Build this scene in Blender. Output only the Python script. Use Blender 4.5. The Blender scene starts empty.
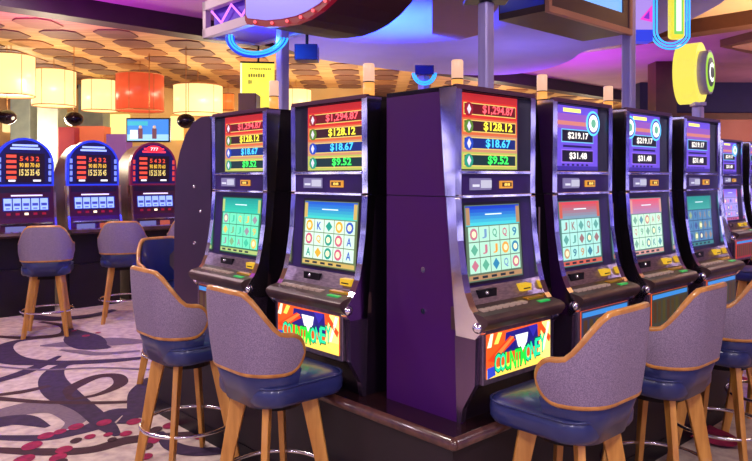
import bpy, math, random
from mathutils import Vector, Matrix
random.seed(7)
C = bpy.context.scene.collection
PI = math.pi
F = 690.0; HY = 177.0; CX = 376.0; H = 1.5
# ---------------------------------------------------------------- materials
MATS = {}
def mat(name, col, rough=0.5, metal=0.0, emit=None, es=0.0, noise=None, bump=0.0, coat=0.0, spec=None):
    if name in MATS: return MATS[name]
    m = bpy.data.materials.new(name); m.use_nodes = True
    nt = m.node_tree; b = nt.nodes['Principled BSDF']
    b.inputs['Base Color'].default_value = (*col, 1)
    b.inputs['Roughness'].default_value = rough
    b.inputs['Metallic'].default_value = metal
    if coat: b.inputs['Coat Weight'].default_value = coat
    if spec is not None: b.inputs['Specular IOR Level'].default_value = spec
    if emit:
        b.inputs['Emission Color'].default_value = (*emit, 1)
        b.inputs['Emission Strength'].default_value = es
    if noise:
        sc, col2, stretch = noise
        tc = nt.nodes.new('ShaderNodeTexCoord'); mp = nt.nodes.new('ShaderNodeMapping')
        mp.inputs['Scale'].default_value = stretch
        n = nt.nodes.new('ShaderNodeTexNoise'); n.inputs['Scale'].default_value = sc; n.inputs['Detail'].default_value = 4
        r = nt.nodes.new('ShaderNodeValToRGB')
        r.color_ramp.elements[0].position = .35; r.color_ramp.elements[1].position = .65
        r.color_ramp.elements[0].color = (*col, 1); r.color_ramp.elements[1].color = (*col2, 1)
        L = nt.links.new
        L(tc.outputs['Object'], mp.inputs['Vector']); L(mp.outputs[0], n.inputs['Vector'])
        L(n.outputs['Fac'], r.inputs['Fac']); L(r.outputs[0], b.inputs['Base Color'])
        if bump:
            bp = nt.nodes.new('ShaderNodeBump'); bp.inputs['Strength'].default_value = bump; bp.inputs['Distance'].default_value = .003
            L(n.outputs['Fac'], bp.inputs['Height']); L(bp.outputs[0], b.inputs['Normal'])
    MATS[name] = m; return m
def glow(name, col, s=1.0):
    return mat(name, tuple(c * .3 for c in col), .35, 0, col, s)
def S(r, g, b):  # sRGB 0-255 to linear
    f = lambda v: (v / 255 / 12.92) if v / 255 <= .04045 else ((v / 255 + .055) / 1.055) ** 2.4
    return (f(r), f(g), f(b))

cab = mat('cabinet_purple', S(64, 12, 92), .55, 0, spec=.2, noise=(3, S(66, 18, 84), (1, 1, 1)))
blk = mat('cabinet_black', S(15, 7, 18), .35, 0, noise=(4, S(22, 10, 26), (1, 1, 1)))
bezel = mat('bezel_purple', S(56, 26, 104), .3, .2, noise=(5, S(44, 24, 72), (1, 1, 1)))
chrome = mat('chrome', (.94, .92, 1.0), .13, 1.0)
nt = chrome.node_tree; _n = nt.nodes.new('ShaderNodeTexNoise'); _n.inputs['Scale'].default_value = 3.2; _n.inputs['Detail'].default_value = 1
_t = nt.nodes.new('ShaderNodeTexCoord'); _b = nt.nodes.new('ShaderNodeBump'); _b.inputs['Strength'].default_value = 1; _b.inputs['Distance'].default_value = .014
nt.links.new(_t.outputs['Object'], _n.inputs['Vector']); nt.links.new(_n.outputs['Fac'], _b.inputs['Height']); nt.links.new(_b.outputs[0], nt.nodes['Principled BSDF'].inputs['Normal'])
brush = mat('brushed_steel', S(150, 130, 150), .35, .8, noise=(30, S(120, 104, 128), (1, 8, 1)))
deckm = mat('deck_grey', S(80, 56, 58), .4, .2, noise=(12, S(62, 40, 46), (1, 1, 1)))
gold = mat('gold_metal', S(230, 170, 60), .3, .8)
wood = mat('beech_wood', S(214, 152, 72), .38, 0, noise=(6, S(190, 126, 54), (6, 6, .7)), coat=.2)
rimw = mat('rim_wood', S(204, 140, 70), .32, 0, noise=(9, S(170, 108, 48), (2, 2, 2)), coat=.3)
fabric = mat('grey_weave_fabric', S(152, 132, 158), .9, 0, noise=(260, S(112, 96, 126), (1, 1, 1)), bump=.5)
vinyl = mat('navy_vinyl', S(40, 48, 104), .36, 0, noise=(6, S(30, 36, 88), (1, 1, 1)), coat=.3)
darkm = mat('dark_metal', S(30, 24, 34), .4, .6)
steel = mat('footring_steel', (.8, .76, .8), .18, 1.0)
slabm = mat('base_slab_brown', S(40, 18, 20), .25, 0, noise=(5, S(28, 12, 18), (3, 3, 3)), coat=.4)
edgem = mat('bullnose_wood', S(92, 54, 44), .28, 0, noise=(8, S(66, 34, 34), (3, 3, 3)), coat=.5)
plinthm = mat('plinth_plum', S(26, 7, 22), .5, 0, noise=(4, S(20, 5, 18), (1, 1, 1)))
polem = mat('pole_metal', S(186, 172, 226), .35, .25, noise=(20, S(166, 152, 212), (1, 1, .1)))
dark_brown = mat('dark_brown', S(52, 22, 34), .5, 0, noise=(4, S(40, 16, 26), (1, 1, 1)))
G = lambda r, g, b, s=1.0: glow('glow_%d_%d_%d_%d' % (r, g, b, int(s * 10)), S(r, g, b), s)
# ---------------------------------------------------------------- mesh builder
_txt = {}
def text_geo(s):
    if s in _txt: return _txt[s]
    cu = bpy.data.curves.new('t', 'FONT'); cu.body = s; cu.resolution_u = 2; cu.offset = .022; cu.align_x = 'CENTER'; cu.align_y = 'CENTER'
    o = bpy.data.objects.new('t', cu); C.objects.link(o)
    dg = bpy.context.evaluated_depsgraph_get(); dg.update()
    me = o.evaluated_get(dg).to_mesh()
    g = ([v.co.copy() for v in me.vertices], [list(p.vertices) for p in me.polygons])
    o.evaluated_get(dg).to_mesh_clear()
    bpy.data.objects.remove(o); bpy.data.curves.remove(cu)
    xs = [v.x for v in g[0]] or [0]; ys = [v.y for v in g[0]] or [0]
    g = (g[0], g[1], min(xs), max(xs), min(ys), max(ys))
    _txt[s] = g; return g
class MB:
    def __init__(s): s.v = []; s.f = []; s.m = []; s.mi = []; s.sm = []
    def mat(s, m):
        if m not in s.m: s.m.append(m)
        return s.m.index(m)
    def add(s, vs, fs, m, smooth=False):
        b = len(s.v); s.v += [Vector(v) for v in vs]; k = s.mat(m)
        for f in fs: s.f.append([b + i for i in f]); s.mi.append(k); s.sm.append(smooth)
        return s
    def box(s, x0, x1, y0, y1, z0, z1, m):
        vs = [(x, y, z) for x in (x0, x1) for y in (y0, y1) for z in (z0, z1)]
        return s.add(vs, [(0, 1, 3, 2), (4, 6, 7, 5), (0, 4, 5, 1), (2, 3, 7, 6), (0, 2, 6, 4), (1, 5, 7, 3)], m)
    def prism(s, pts, a, b, m, axis='x', smooth=False):  # pts 2D; axis = extrusion axis
        n = len(pts)
        def mk(p, t):
            if axis == 'x': return (t, p[0], p[1])
            if axis == 'y': return (p[0], t, p[1])
            return (p[0], p[1], t)
        vs = [mk(p, a) for p in pts] + [mk(p, b) for p in pts]
        s.add(vs, [tuple(range(n))[::-1], tuple(range(n, 2 * n))], m)
        return s.add(vs, [(i, (i + 1) % n, n + (i + 1) % n, n + i) for i in range(n)], m, smooth)
    def quad(s, p, m): return s.add(p, [tuple(range(len(p)))], m)
    def tube(s, pts, r, m, closed=False, n=8, flat=1.0):
        pts = [Vector(p) for p in pts]; N = len(pts); vs = []; fs = []
        up0 = None
        for i, p in enumerate(pts):
            a = pts[i - 1] if (i or closed) else p; b = pts[(i + 1) % N] if (i < N - 1 or closed) else p
            t = (b - a).normalized()
            if up0 is None: up0 = t.orthogonal().normalized() if abs(t.z) > .9 else Vector((0, 0, 1))
            u = (up0 - t * up0.dot(t))
            if u.length < 1e-4: u = t.orthogonal()
            u.normalize(); w = t.cross(u); up0 = u
            rr = r[i] if isinstance(r, (list, tuple)) else r
            for k in range(n):
                an = 2 * PI * k / n
                vs.append(p + u * math.cos(an) * rr + w * math.sin(an) * rr * flat)
        for i in range(N if closed else N - 1):
            j = (i + 1) % N
            for k in range(n):
                fs.append((i * n + k, i * n + (k + 1) % n, j * n + (k + 1) % n, j * n + k))
        if not closed: fs += [tuple(range(n))[::-1], tuple((N - 1) * n + k for k in range(n))]
        return s.add(vs, fs, m, True)
    def lathe(s, prof, m, c=(0, 0, 0), n=24, smooth=True):
        vs = []; fs = []; N = len(prof)
        for r, z in prof:
            for k in range(n):
                a = 2 * PI * k / n; vs.append((c[0] + r * math.cos(a), c[1] + r * math.sin(a), c[2] + z))
        for i in range(N - 1):
            for k in range(n): fs.append((i * n + k, i * n + (k + 1) % n, (i + 1) * n + (k + 1) % n, (i + 1) * n + k))
        fs += [tuple(range(n))[::-1], tuple((N - 1) * n + k for k in range(n))]
        return s.add(vs, fs, m, smooth)
    def ball(s, c, r, m, n=12):
        return s.lathe([(max(1e-4, r * math.sin(PI * i / n)), -r * math.cos(PI * i / n)) for i in range(n + 1)], m, c, 16)
    def text(s, t, c, xd, yd, w, h, m):   # text fitted in w x h centred on c
        vs, fs, x0, x1, y0, y1 = text_geo(t); xd = Vector(xd); yd = Vector(yd); c = Vector(c)
        sx = w / max(1e-6, x1 - x0); sy = h / max(1e-6, y1 - y0); mx = (x0 + x1) / 2; my = (y0 + y1) / 2
        return s.add([c + xd * (v.x - mx) * sx + yd * (v.y - my) * sy for v in vs], fs, m)
    def build(s, name, parent=None, bevel=0, seg=2, loc=None):
        me = bpy.data.meshes.new(name); me.from_pydata([tuple(v) for v in s.v], [], s.f)
        for m in s.m: me.materials.append(m)
        for p, k, sm in zip(me.polygons, s.mi, s.sm): p.material_index = k; p.use_smooth = sm
        me.update()
        o = bpy.data.objects.new(name, me); C.objects.link(o)
        if parent: o.parent = parent
        if loc: o.location = loc
        if bevel:
            b = o.modifiers.new('bevel', 'BEVEL'); b.width = bevel; b.segments = seg; b.limit_method = 'ANGLE'; b.angle_limit = .6
        return o
def tag(o, label=None, cat=None, group=None, kind=None):
    if label: o['label'] = label
    if cat: o['category'] = cat
    if group: o['group'] = group
    if kind: o['kind'] = kind
    return o
def empty(name, loc, rz=0, label=None, cat=None, group=None):
    o = bpy.data.objects.new(name, None); C.objects.link(o); o.empty_display_size = .1
    o.location = loc; o.rotation_euler = (0, 0, rz); return tag(o, label, cat, group)
def copy_tree(o, parent=None):
    c = o.copy(); C.objects.link(c); c.parent = parent
    for ch in list(o.children): copy_tree(ch, c)
    return c
def place(o, x, y, z, rz): o.location = (x, y, z); o.rotation_euler = (0, 0, rz)
# ---------------------------------------------------------------- room axes
A = math.atan2(.676, .737)
R = Vector((math.cos(A), math.sin(A), 0)); Lv = Vector((-math.sin(A), math.cos(A), 0))
O = Vector((.317, 2.70, 0))
def W(u, v, z=0): p = O + R * u + Lv * v; return Vector((p.x, p.y, z))
BT = .54     # top of slot base
def fl(px, py, z=0):   # point of the horizontal plane z seen at this pixel
    Y = F * (H - z) / (py - HY); return Vector(((px - CX) / F * Y, Y, z))
# ---------------------------------------------------------------- slot machine
X1 = Vector((1, 0, 0)); Z1 = Vector((0, 0, 1))
def fin(z):   # chrome fin front edge y(z)
    P = [(1.86, 0), (1.42, .004), (1.25, -.008), (1.12, -.028), (1.05, -.045), (1.0, -.068), (.96, -.10), (.93, -.125)]
    for (za, ya), (zb, yb) in zip(P, P[1:]):
        if z >= zb: return ya + (yb - ya) * (za - z) / (za - zb)
    return -.125
def slot_machine(name, u, v, rz, w, label, style, screen, top, group=None, zb=BT, belly=True, candle=True, cpos=(.35, .3), side=None):
    side = side or blk
    p = W(u, v); t = empty(name, (p.x, p.y, zb), rz, label, 'slot machine', group)
    o = -zb
    D = .40
    def B(mb, nm, par=t, bev=0): 
        ob = mb.build(nm, par, bev); ob.location = (0, 0, o) if par is t else (0, 0, 0); return ob
    # body core
    mb = MB(); mb.prism([(D - .005, zb), (D - .005, 1.845), (.05, 1.845), (.05, 1.05), (-.02, .98), (-.07, .92), (-.075, .70), (-.02, .66), (-.005, zb)], .014, w - .014, blk); B(mb, 'cabinet')
    for s, x0 in ((0, 0), (1, w - .014)):
        mb = MB(); mb.prism([(D, zb), (D, 1.42), (.052, 1.42), (-.02, zb)], x0, x0 + .014, side)
        mb.prism([(D, 1.424), (D, 1.856), (.084, 1.856), (.052, 1.424)], x0, x0 + .014, side)
        for zz in (.95, 1.12): mb.prism([(.18 + .012 * math.cos(k), zz + .012 * math.sin(k)) for k in [i * PI / 4 for i in range(8)]], x0 - .004, x0 + .018, chrome)
        B(mb, 'side_panel')
        if s == 0 and side is blk and style == 'right':
            mb = MB(); mb.box(x0 - .003, x0 + .002, .075, .082, .98, 1.36, mat('strip_silver', S(190, 160, 180), .4, .5)); B(mb, 'edge_strip')
        # chrome side trim
        xs = (-.006, .03) if s == 0 else (w - .03, w + .006)
        zs = [1.856, 1.75, 1.6, 1.424]; f = [(fin(z), z) for z in zs]
        mb = MB(); mb.prism(f + [(.056, 1.424), (.088, 1.856)], xs[0], xs[1], chrome)
        zs = [1.42, 1.33, 1.25, 1.18, 1.12, 1.08, 1.05, 1.02, 1.0, .98, .96, .945, .93]
        f = [(fin(z), z) for z in zs] + [(-.118, .905), (-.095, .88)]
        bk = [(-.002 + .054 * (z - zb) / (1.42 - zb) - .018, z) for z in (.88, 1.42)]
        mb.prism(f + [(bk[0][0], .88), (.052, 1.42)], xs[0], xs[1], chrome)
        B(mb, 'side_trim', bev=.006)
        mb = MB(); mb.ball((xs[0] + .008 if s == 0 else xs[1] - .008, -.105, .925), .023, chrome); B(mb, 'hinge_knob')
        mb = MB(); mb.prism([(-.095, .88), (-.09, .70), (-.03, .60), (-.02, zb), (.0, zb), (.01, .88)], xs[0] + .004, xs[1] - .004, mat('trim_lilac', S(120, 96, 130), .25, .9)); B(mb, 'lower_trim', bev=.003)
    mb = MB(); mb.box(0.0, w, .006, D, 1.843, 1.862, darkm); mb.box(.0, w, .0, .02, 1.848, 1.866, mat('top_edge', S(120, 80, 96), .3, .7)); B(mb, 'top_cap')
    for z0, z1 in ((1.512, 1.526), (1.416, 1.428)):
        mb = MB(); mb.box(.03, w - .03, -.004, .05, z0, z1, chrome); B(mb, 'cross_trim', bev=.002)
    # top display
    xa, xb = (.055, w - .095) if style != 'left' else (.10, w - .04)
    mb = MB(); mb.box(.03, w - .03, .035, .05, 1.526, 1.845, blk); mb.box(xa - .012, xb + .012, .03, .036, 1.53, 1.842, bezel); B(mb, 'top_box')
    mb = MB(); yf = .028
    def q(x0, x1, z0, z1, m, dy=0): mb.quad([(x0, yf - dy, z0), (x1, yf - dy, z0), (x1, yf - dy, z1), (x0, yf - dy, z1)], m)
    tw = xb - xa; za, zt = 1.532, 1.84
    mb.box(xa, xb, yf, .032, za, zt, G(70, 30, 60, .5))
    if top == 'jackpot':
        rows = [((225, 52, 40), (110, 10, 20), '$1,294.87', (255, 90, 100)), ((226, 110, 60), (60, 22, 30), '$128.12', (250, 232, 60)),
                ((214, 150, 110), (20, 40, 120), '$18.67', (70, 190, 255)), ((190, 200, 90), (20, 50, 50), '$9.52', (60, 240, 90))]
        q(xa, xb, zt - .03, zt, G(190, 40, 40, .9), .001)
        rh = (zt - .03 - za) / 4
        for i, (fr, bg, tx, tc) in enumerate(rows):
            z1 = zt - .03 - i * rh; z0 = z1 - rh
            q(xa, xb, z0, z1, G(*fr, .8), .001)
            q(xa + .015, xb - .012, z0 + .012, z1 - .008, G(236, 208, 110, .9), .002)
            q(xa + .019, xb - .016, z0 + .016, z1 - .012, G(*bg, .8), .003)
            zc = (z0 + z1) / 2
            mb.prism([(xa + .045 + .028 * math.cos(k), zc + .028 * math.sin(k)) for k in [j * PI / 6 for j in range(12)]], yf - .005, yf - .003, G(*[(150, 20, 40), (90, 130, 40), (30, 70, 190), (30, 150, 120)][i], .9), 'y')
            mb.prism([(xa + .045, zc + .02), (xa + .057, zc), (xa + .045, zc - .02), (xa + .033, zc)], yf - .007, yf - .005, G(230, 225, 240, .9), 'y')
            n = len(tx); mb.text(tx, (xa + tw * .63, yf - .006, zc + .002), X1, Z1, min(.028 * n, tw * .56), .040, G(*tc, 1.5))
    elif top.startswith('purple'):
        q(xa, xb, za, zt, G(110, 80, 220, .9), .001)
        q(xa, xb, za + .20, za + .27, G(150, 90, 190, .9), .002); q(xa, xb, za + .215, za + .235, G(214, 130, 120, .9), .003)
        q(xa + .06, xb - .16, zt - .03, zt - .012, G(250, 230, 120, 1.3), .003)
        q(xa, xb, za, za + .02, G(60, 40, 150, .9), .002)
        q(xa + .06, xb - .06, za + .110, za + .12, G(30, 20, 90, .8), .003)
        for zc, tx, fr in ((za + .165, '$219.17', (120, 200, 240)), (za + .068, '$31.48', (150, 110, 240))):
            q(xa + .045, xb - .045, zc - .032, zc + .032, G(*fr, .9), .003)
            q(xa + .05, xb - .05, zc - .027, zc + .027, G(26, 16, 40, .5), .004)
            mb.text(tx, (xa + tw * .5, yf - .006, zc), X1, Z1, .026 * len(tx), .036, G(250, 245, 235, 1.4))
        for k in range(6): q(xa + .05 + k * .042, xa + .07 + k * .042, za + .022, za + .03, G(24, 14, 60, .5), .004)
        for c in {'purple': [(xb - .05, zt - .075)], 'purple2': [(xb - .055, zt - .075), (xa + .02, zt - .075)], 'purple0': []}[top]:
          for r, m in ((.062, G(90, 200, 255, 1.3)), (.052, G(90, 60, 170, .8)), (.042, G(235, 250, 235, 1.5)), (.022, G(110, 180, 150, 1))):
              dy = .006 + (.065 - r) * .05
              mb.prism([(max(xa, c[0] + r * math.cos(j * PI / 10)), c[1] + r * math.sin(j * PI / 10)) for j in range(20)], yf - dy, yf - .003, m, 'y')
    B(mb, 'top_display')
    # bill panel
    mb = MB(); mb.box(.03, w - .03, .012, .05, 1.428, 1.512, bezel); B(mb, 'info_panel')
    mb = MB(); mb.box(w * .17, w * .42, .004, .014, 1.447, 1.495, G(132, 122, 170, .7)); mb.box(w * .29, w * .42, .002, .005, 1.455, 1.487, G(196, 196, 216, .8)); mb.box(w * .19, w * .27, .002, .005, 1.46, 1.47, G(214, 214, 230, .9)); B(mb, 'card_display')
    mb = MB(); mb.box(w * .54, w * .70, .004, .014, 1.452, 1.484, G(220, 150, 50, .9)); mb.box(w * .56, w * .68, .002, .005, 1.46, 1.477, G(90, 50, 20, .5)); mb.text('88', (w * .62, .0015, 1.4685), X1, Z1, .04, .012, G(255, 210, 90, 1.3)); B(mb, 'credit_display')
    # main screen tilted
    sx0, sx1, sz0, sz1 = .075, w - .08, 1.075, 1.385
    def sp(x, z, d=0): return (x, .034 - .024 * (1.42 - z) / .35 - d, z)
    mb = MB(); mb.add([sp(.028, 1.418), sp(w - .028, 1.418), sp(w - .028, 1.05), sp(.028, 1.05)] + [(.028, .06, 1.418), (w - .028, .06, 1.418), (w - .028, .06, 1.05), (.028, .06, 1.05)], [(0, 3, 2, 1), (4, 5, 6, 7), (0, 1, 5, 4), (3, 7, 6, 2), (0, 4, 7, 3), (1, 2, 6, 5)], bezel); B(mb, 'screen_bezel')
    mb = MB()
    def sq(x0, x1, z0, z1, m, d=.003): mb.quad([sp(x0, z0, d), sp(x1, z0, d), sp(x1, z1, d), sp(x0, z1, d)], m)
    fr, ban, til, sym, edge = screen
    sq(sx0 - .012, sx1 + .012, sz0 - .012, sz1 + .012, mat('screen_surround', S(28, 14, 30), .3), .001)
    sq(sx0, sx1, sz0, sz1, G(*[int(q_ * .62) for q_ in fr], .8))
    bh = (sz1 - sz0) * .26
    for k in range(6):
        a = k / 5; c0 = [int(ban[0][i] * (1 - a) + ban[1][i] * a) for i in range(3)]
        sq(sx0 + .006, sx1 - .006, sz1 - .004 - bh * (k + 1) / 6, sz1 - .004 - bh * k / 6, G(*c0), .004)
    sq(sx0 + .006, sx0 + .03, sz1 - bh, sz1 - .01, G(*edge), .005); sq(sx1 - .03, sx1 - .006, sz1 - bh, sz1 - .01, G(*edge), .005)
    sq(sx0 + (sx1 - sx0) * .35, sx0 + (sx1 - sx0) * .65, sz1 - bh * .52, sz1 - bh * .46, G(230, 250, 255), .005)
    gx0, gx1, gz0, gz1 = sx0 + .014, sx1 - .014, sz0 + .032, sz1 - bh - .006
    cw = (gx1 - gx0) / 5; chh = (gz1 - gz0) / 3
    rnd = random.Random(hash(label) % 1000 if False else len(label))
    for i in range(5):
        for j in range(3):
            x = gx0 + i * cw; z = gz0 + j * chh
            sq(x + .002, x + cw - .002, z + .002, z + chh - .002, G(*til), .005)
            cc = sym[rnd.randrange(len(sym))]; k = rnd.randrange(4); cx, cz = x + cw / 2, z + chh / 2
            if k < 2:
                c3 = Vector(sp(cx, cz, .006)); mb.text('9QAKJ'[rnd.randrange(5)], c3, X1, Vector((0, .069, 1)).normalized(), cw * .45, chh * .6, G(*cc))
            elif k == 2:
                n = 10; mb.add([sp(cx + cw * .36 * math.cos(q_ * 2 * PI / n), cz + cw * .36 * math.sin(q_ * 2 * PI / n), .006) for q_ in range(n)], [tuple(range(n))], G(*cc))
                mb.add([sp(cx + cw * .2 * math.cos(q_ * 2 * PI / n), cz + cw * .2 * math.sin(q_ * 2 * PI / n), .007) for q_ in range(n)], [tuple(range(n))], G(250, 240, 190))
            else: mb.add([sp(cx, cz + chh * .38, .006), sp(cx - cw * .33, cz, .006), sp(cx, cz - chh * .38, .006), sp(cx + cw * .33, cz, .006)], [(0, 1, 2, 3)], G(*cc))
    sq(sx0 + .008, sx1 - .008, sz0 + .006, sz0 + .026, G(*edge), .005)
    for k in range(5): sq(sx0 + .03 + k * .06, sx0 + .065 + k * .06, sz0 + .011, sz0 + .021, G(40, 50, 60, .5), .006)
    B(mb, 'game_screen')
    # console + deck
    mb = MB(); mb.prism([(.05, 1.06), (.012, 1.06), (-.03, .985), (.03, .975)], .03, w - .03, brush)
    mb.box(w * .22, w * .44, -.016, .0, 1.012, 1.044, darkm); mb.ball((w * .31, -.018, 1.03), .009, chrome); B(mb, 'console_plate')
    mb = MB(); mb.box(w * .74, w * .87, -.030, .005, 1.012, 1.042, G(226, 180, 40, .8)); mb.box(w * .76, w * .85, -.032, -.029, 1.02, 1.026, darkm); tk = B(mb, 'ticket_printer', bev=.005); tag(tk, 'yellow glowing ticket slot')
    mb = MB(); mb.prism([(.03, .99), (-.03, .992), (-.13, .972), (-.15, .96), (-.152, .945), (-.13, .915), (-.05, .90), (.03, .90)], -.002, w + .002, deckm); dk = B(mb, 'button_deck', bev=.006)
    for k in range(7):
        mb = MB(); x = w * .08 + k * w * .082; dz = -.11 * .2
        mb.box(x, x + w * .062, -.098, -.066, .974, .988, G(196, 160, 150, .35)); mb.build('button', dk, .003)
    mb = MB(); mb.box(w * .70, w * .92, -.075, -.045, .976, .992, gold); mb.build('brass_plate', dk, .003)
    mb = MB(); mb.box(w * .76, w * .90, -.115, -.09, .969, .981, G(30, 190, 90, .6)); mb.build('green_block', dk, .003)  # small green glowing block at the right of the deck
    if belly:
        mb = MB(); mb.box(.028, w - .035, -.108, -.07, .698, .912, brush); B(mb, 'belly_frame', bev=.004)
        mb = MB(); bx0, bx1, bz0, bz1, yb = .045, w - .052, .722, .893, -.111
        P = lambda a, b: (bx0 + (bx1 - bx0) * a, bz0 + (bz1 - bz0) * b)
        def poly(pts, m, d):
            mb.add([(P(a, b)[0], yb - d, P(a, b)[1]) for a, b in pts], [tuple(range(len(pts)))], m)
        mb.box(bx0, bx1, yb, -.105, bz0, bz1, G(238, 90, 30, 1))
        if belly == 'art':
            poly([(0, 0), (1, 0), (1, .3), (0, .2)], G(250, 214, 90, 1.2), .001)
            poly([(.28, .95), (.78, .98), (.80, .45), (.25, .5)], G(34, 26, 130, .9), .001)
            poly([(.78, .2), (1, 0), (1, 1), (.86, 1)], G(252, 226, 130, 1.3), .001)
            poly([(.80, .9), (.84, 1), (1, .6), (.98, .45)], G(236, 80, 30, 1), .002)
            poly([(.86, .3), (.89, .3), (.99, .95), (.95, .98)], G(255, 250, 220, 1.3), .002)
            poly([(.0, .7), (.05, 1), (.09, 1), (.06, .7)], G(255, 246, 200, 1.3), .002)
            poly([(.10, .75), (.16, 1), (.22, .98), (.16, .74)], G(250, 220, 90, 1.2), .002)
            poly([(.0, .42), (.34, .86), (.42, .74), (.1, .35)], G(226, 60, 24, 1), .003)
            poly([(.1, .5), (.36, .84), (.40, .82), (.2, .5)], G(250, 130, 60, 1), .004)
            poly([(.42, .84), (.62, .84), (.60, .62), (.52, .40), (.46, .58)], G(250, 250, 250, 1.3), .003)
            poly([(.0, .0), (.0, .24), (.10, .26), (.12, .05)], G(50, 70, 200, 1), .003)
            poly([(.62, .98), (.70, .70), (.78, .92), (.76, .98)], G(50, 40, 170, 1), .004)
            xs = [(.02 + .10 * k) for k in range(9)]
            for k, ch in enumerate('COUNTMONEY'):
                a = .14 + k * .079; bb = .30 + .18 * ((k - 3.2) / 6) ** 2 * (1 if k > 3 else .3) + (.02 if k > 5 else 0)
                x, z = P(a, bb); g1 = (30, 226, 60) if k % 9 in (2, 3, 4, 5) else (30, 210, 150)
                mb.text(ch, (x, yb - .005, z), X1, Z1, .043, .082, G(10, 110, 60, .6)); mb.text(ch, (x, yb - .006, z), X1, Z1, .037, .072, G(*g1, 1.3))
        else:
            poly([(0, 0), (1, 0), (1, 1), (0, 1)], G(*belly, .7), .001)
            for k in range(8): poly([(.04 + k * .12, .1), (.12 + k * .12, .1), (.12 + k * .12, .75), (.04 + k * .12, .75)], G(90, 60 + 10 * (k % 3), 40, .6), .002)
            poly([(.02, .82), (.98, .82), (.98, .95), (.02, .95)], G(60, 140, 220, .9), .002)
        B(mb, 'belly_art')
    if candle:
        x, y = cpos; mb = MB()
        mb.lathe([(.035, 1.856), (.035, 1.87), (.03, 1.875)], darkm, (x, y, 0), 16)
        c_ = MB(); c_.lathe([(.027, 1.872), (.027, 1.945)], G(255, 170, 84, .95), (x, y, 0), 16); c_.lathe([(.028, 1.945), (.028, 1.95)], darkm, (x, y, 0), 16)
        c_.lathe([(.027, 1.95), (.027, 2.03), (.024, 2.035)], G(240, 186, 156, .9), (x, y, 0), 16)
        b_ = B(mb, 'candle_light'); cc = c_.build('lamp_lens', b_)
    return t
pale = (200, 236, 226)
scr3 = ((150, 190, 150), ((20, 60, 190), (70, 200, 210)), (176, 226, 200), [(40, 130, 170), (230, 160, 60), (190, 110, 130), (110, 150, 190), (90, 170, 140)], (170, 130, 90))
scr2 = ((170, 200, 130), ((30, 90, 200), (60, 200, 190)), (206, 236, 214), [(20, 150, 130), (220, 170, 40), (200, 90, 120), (50, 90, 190)], (200, 170, 90))
scr1 = ((70, 190, 130), ((20, 150, 140), (40, 190, 160)), (110, 226, 180), [(60, 190, 150), (220, 190, 90), (120, 170, 120), (150, 140, 150)], (170, 190, 110))
scr4 = ((120, 200, 190), ((210, 70, 80), (120, 150, 170)), (170, 226, 214), [(90, 160, 150), (150, 110, 110), (60, 130, 150), (190, 150, 110)], (200, 90, 70))
scr5 = ((150, 220, 200), ((220, 90, 110), (170, 130, 170)), (200, 236, 210), [(120, 170, 150), (190, 140, 130), (90, 150, 160)], (210, 150, 140))
scr6 = ((70, 100, 160), ((30, 140, 130), (60, 160, 150)), (80, 130, 170), [(150, 170, 120), (60, 80, 140), (150, 130, 120)], (60, 130, 130))
slot_machine('slot_machine', 0, 0, A, .525, 'slot machine with red jackpot rows at the corner, full purple side panel showing', 'right', scr3, 'jackpot', 'slot machines on the long side', belly='art', side=cab)
slot_machine('slot_machine', .675, 0, A, .525, 'violet topped slot machine immediately right of the corner machine, red banner on its screen', 'right', scr4, 'purple', 'slot machines on the long side', belly=(60, 60, 90))
slot_machine('slot_machine', 1.355, 0, A, .525, 'violet topped slot machine third along the right row, pink banner on its screen', 'right', scr5, 'purple2', 'slot machines on the long side', belly=(70, 70, 60))
slot_machine('slot_machine', 2.05, 0, A, .525, 'violet topped slot machine at the far end of the right row, dull blue screen', 'right', scr6, 'purple0', 'slot machines on the long side', belly=(60, 60, 70), candle=False)
AL = A - PI / 2
slot_machine('slot_machine', -.04, 1.05, AL, .56, 'slot machine left of the corner with red belly panel and green lettering', 'left', scr2, 'jackpot', 'slot machines on the short end', belly='art', cpos=(.40, .16))
slot_machine('slot_machine', -.04, 1.84, AL, .56, 'slot machine with green screen beside the plain round topped cabinet', 'left', scr1, 'jackpot', 'slot machines on the short end', belly=(70, 30, 40), cpos=(.40, .16))
# second bank far right
slot_machine('slot_machine', 4.84, .85, A, .525, 'distant slot machine at right edge of view, beyond the end of the right row', 'right', ((150, 130, 220), ((120, 90, 220), (150, 140, 230)), (170, 160, 236), [(90, 80, 190), (210, 130, 190)], (200, 90, 140)), 'purple', 'far right slot machines', belly=(170, 40, 60), candle=False)
slot_machine('slot_machine', 5.55, .85, A, .525, 'distant slot machine cut off by right edge of the photo', 'right', ((150, 130, 220), ((120, 90, 220), (150, 140, 230)), (170, 160, 236), [(90, 80, 190), (210, 130, 190)], (200, 90, 140)), 'purple', 'far right slot machines', belly=(170, 40, 60), candle=False)
def base(label, u0, u1, v0, v1):
    p = W(u0, v0); t = empty('display_platform', (p.x, p.y, 0), A, label, 'platform', None); w, d = u1 - u0, v1 - v0
    mb = MB(); mb.box(.035, w - .035, .035, d - .035, 0, BT - .05, plinthm)
    mb.box(.03, w - .03, .03, d - .03, .0, .09, darkm); mb.build('plinth', t)
    mb = MB(); mb.box(.02, w - .02, .02, d - .02, BT - .05, BT, slabm); mb.build('top_slab', t)
    mb = MB(); pts = [(0.02, .02), (w - .02, .02), (w - .02, d - .02), (.02, d - .02)]
    for (a, b), (c, e) in zip(pts, pts[1:] + pts[:1]): mb.tube([(a, b, BT - .025), (c, e, BT - .025)], .0245, edgem, n=16)
    for a, b in pts: mb.ball((a, b, BT - .025), .0245, edgem)
    mb.build('edge_trim', t); return t
base('long dark plum base with wooden bullnose edge under the near slot machines', -.15, 2.72, -.115, 2.52)
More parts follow.
